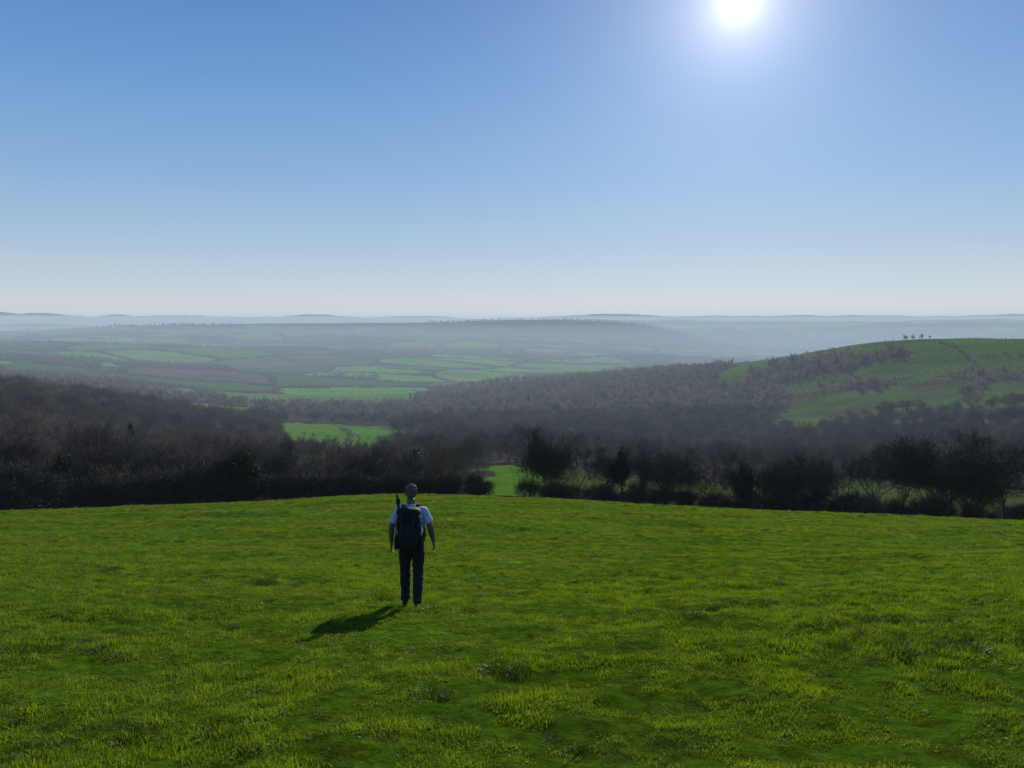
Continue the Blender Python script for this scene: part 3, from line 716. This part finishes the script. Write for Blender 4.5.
# ------------------------------------------------------------ light, sky
w=bpy.data.worlds.new('World');scene.world=w;w.use_nodes=True;nt=w.node_tree;ns=nt.nodes;L=nt.links;ns.clear()
out=N(ns,'ShaderNodeOutputWorld');bg=N(ns,'ShaderNodeBackground');bg.inputs['Strength'].default_value=.1
sk=N(ns,'ShaderNodeTexSky',sky_type='NISHITA');sk.sun_disc=False;sk.sun_elevation=SUN_EL;sk.sun_rotation=SUN_AZ;sk.altitude=100;sk.air_density=1.;sk.dust_density=.15;sk.ozone_density=3
tc=N(ns,'ShaderNodeTexCoord');dp=N(ns,'ShaderNodeVectorMath',operation='DOT_PRODUCT');dp.inputs[1].default_value=SUN
nrm=N(ns,'ShaderNodeVectorMath',operation='NORMALIZE');L.new(tc.outputs['Generated'],nrm.inputs[0]);L.new(nrm.outputs[0],dp.inputs[0])
k_=N(ns,'ShaderNodeVectorMath',operation='SCALE');k_.inputs['Scale'].default_value=.10;L.new(sk.outputs[0],k_.inputs[0])
k1=N(ns,'ShaderNodeVectorMath',operation='ADD');k1.inputs[1].default_value=(1,1,1);L.new(k_.outputs[0],k1.inputs[0])
kd_=N(ns,'ShaderNodeVectorMath',operation='DIVIDE');L.new(sk.outputs[0],kd_.inputs[0]);L.new(k1.outputs[0],kd_.inputs[1])
sz=N(ns,'ShaderNodeSeparateXYZ');L.new(nrm.outputs[0],sz.inputs[0])
cr=N(ns,'ShaderNodeValToRGB');e=cr.color_ramp.elements
stops=[(0,(.76,.77,.74)),(.035,(.62,.70,.76)),(.09,(.41,.58,.77)),(.18,(.24,.45,.76)),(.29,(.13,.32,.68)),(.40,(.065,.21,.55)),(1,(.035,.11,.34))]
e[0].position=0;e[0].color=(*stops[0][1],1);e[1].position=1;e[1].color=(*stops[-1][1],1)
for p_,c_ in stops[1:-1]:
    q=e.new(p_);q.color=(*c_,1)
L.new(sz.outputs['Z'],cr.inputs[0])
rs=N(ns,'ShaderNodeVectorMath',operation='SCALE');rs.inputs['Scale'].default_value=10;L.new(cr.outputs[0],rs.inputs[0])
mx=N(ns,'ShaderNodeMix',data_type='VECTOR');mx.inputs[0].default_value=.8;L.new(kd_.outputs[0],mx.inputs[4]);L.new(rs.outputs[0],mx.inputs[5])
ac=N(ns,'ShaderNodeMath',operation='ARCCOSINE');L.new(dp.outputs['Value'],ac.inputs[0])
def expo(deg,amp,col):
    a=N(ns,'ShaderNodeMath',operation='MULTIPLY');a.inputs[1].default_value=-1/math.radians(deg);L.new(ac.outputs[0],a.inputs[0])
    e=N(ns,'ShaderNodeMath',operation='EXPONENT');L.new(a.outputs[0],e.inputs[0])
    g=N(ns,'ShaderNodeMath',operation='MULTIPLY');g.inputs[1].default_value=amp;L.new(e.outputs[0],g.inputs[0])
    gc=N(ns,'ShaderNodeVectorMath',operation='SCALE');gc.inputs[0].default_value=col;L.new(g.outputs[0],gc.inputs['Scale']);return gc
prev=mx.outputs[1]
for d_,a_,c_ in((.8,9,(1,.94,.8)),(2.4,6.,(1,.90,.80)),(5,2.,(1,.95,.92)),(12,2.0,(.90,.96,1.))):
    g=expo(d_,a_,c_);s2=N(ns,'ShaderNodeVectorMath',operation='ADD');L.new(prev,s2.inputs[0]);L.new(g.outputs[0],s2.inputs[1]);prev=s2.outputs[0]
L.new(prev,bg.inputs['Color']);L.new(bg.outputs[0],out.inputs[0])
sl=bpy.data.lights.new('sun','SUN');sl.energy=5.;sl.angle=math.radians(.5);sl.color=(1,.93,.82)
so=bpy.data.objects.new('sun',sl);so.rotation_euler=SUN.to_track_quat('Z','Y').to_euler();link(so)

cam=bpy.data.cameras.new('camera');cam.sensor_width=36;cam.lens=36*F/1024;cam.clip_end=80000;cam.clip_start=.05
co_=bpy.data.objects.new('camera',cam);co_.rotation_euler=(math.radians(90)-PITCH,0,0);link(co_);scene.camera=co_
scene.view_settings.view_transform='Standard';scene.view_settings.look='None';scene.view_settings.exposure=0
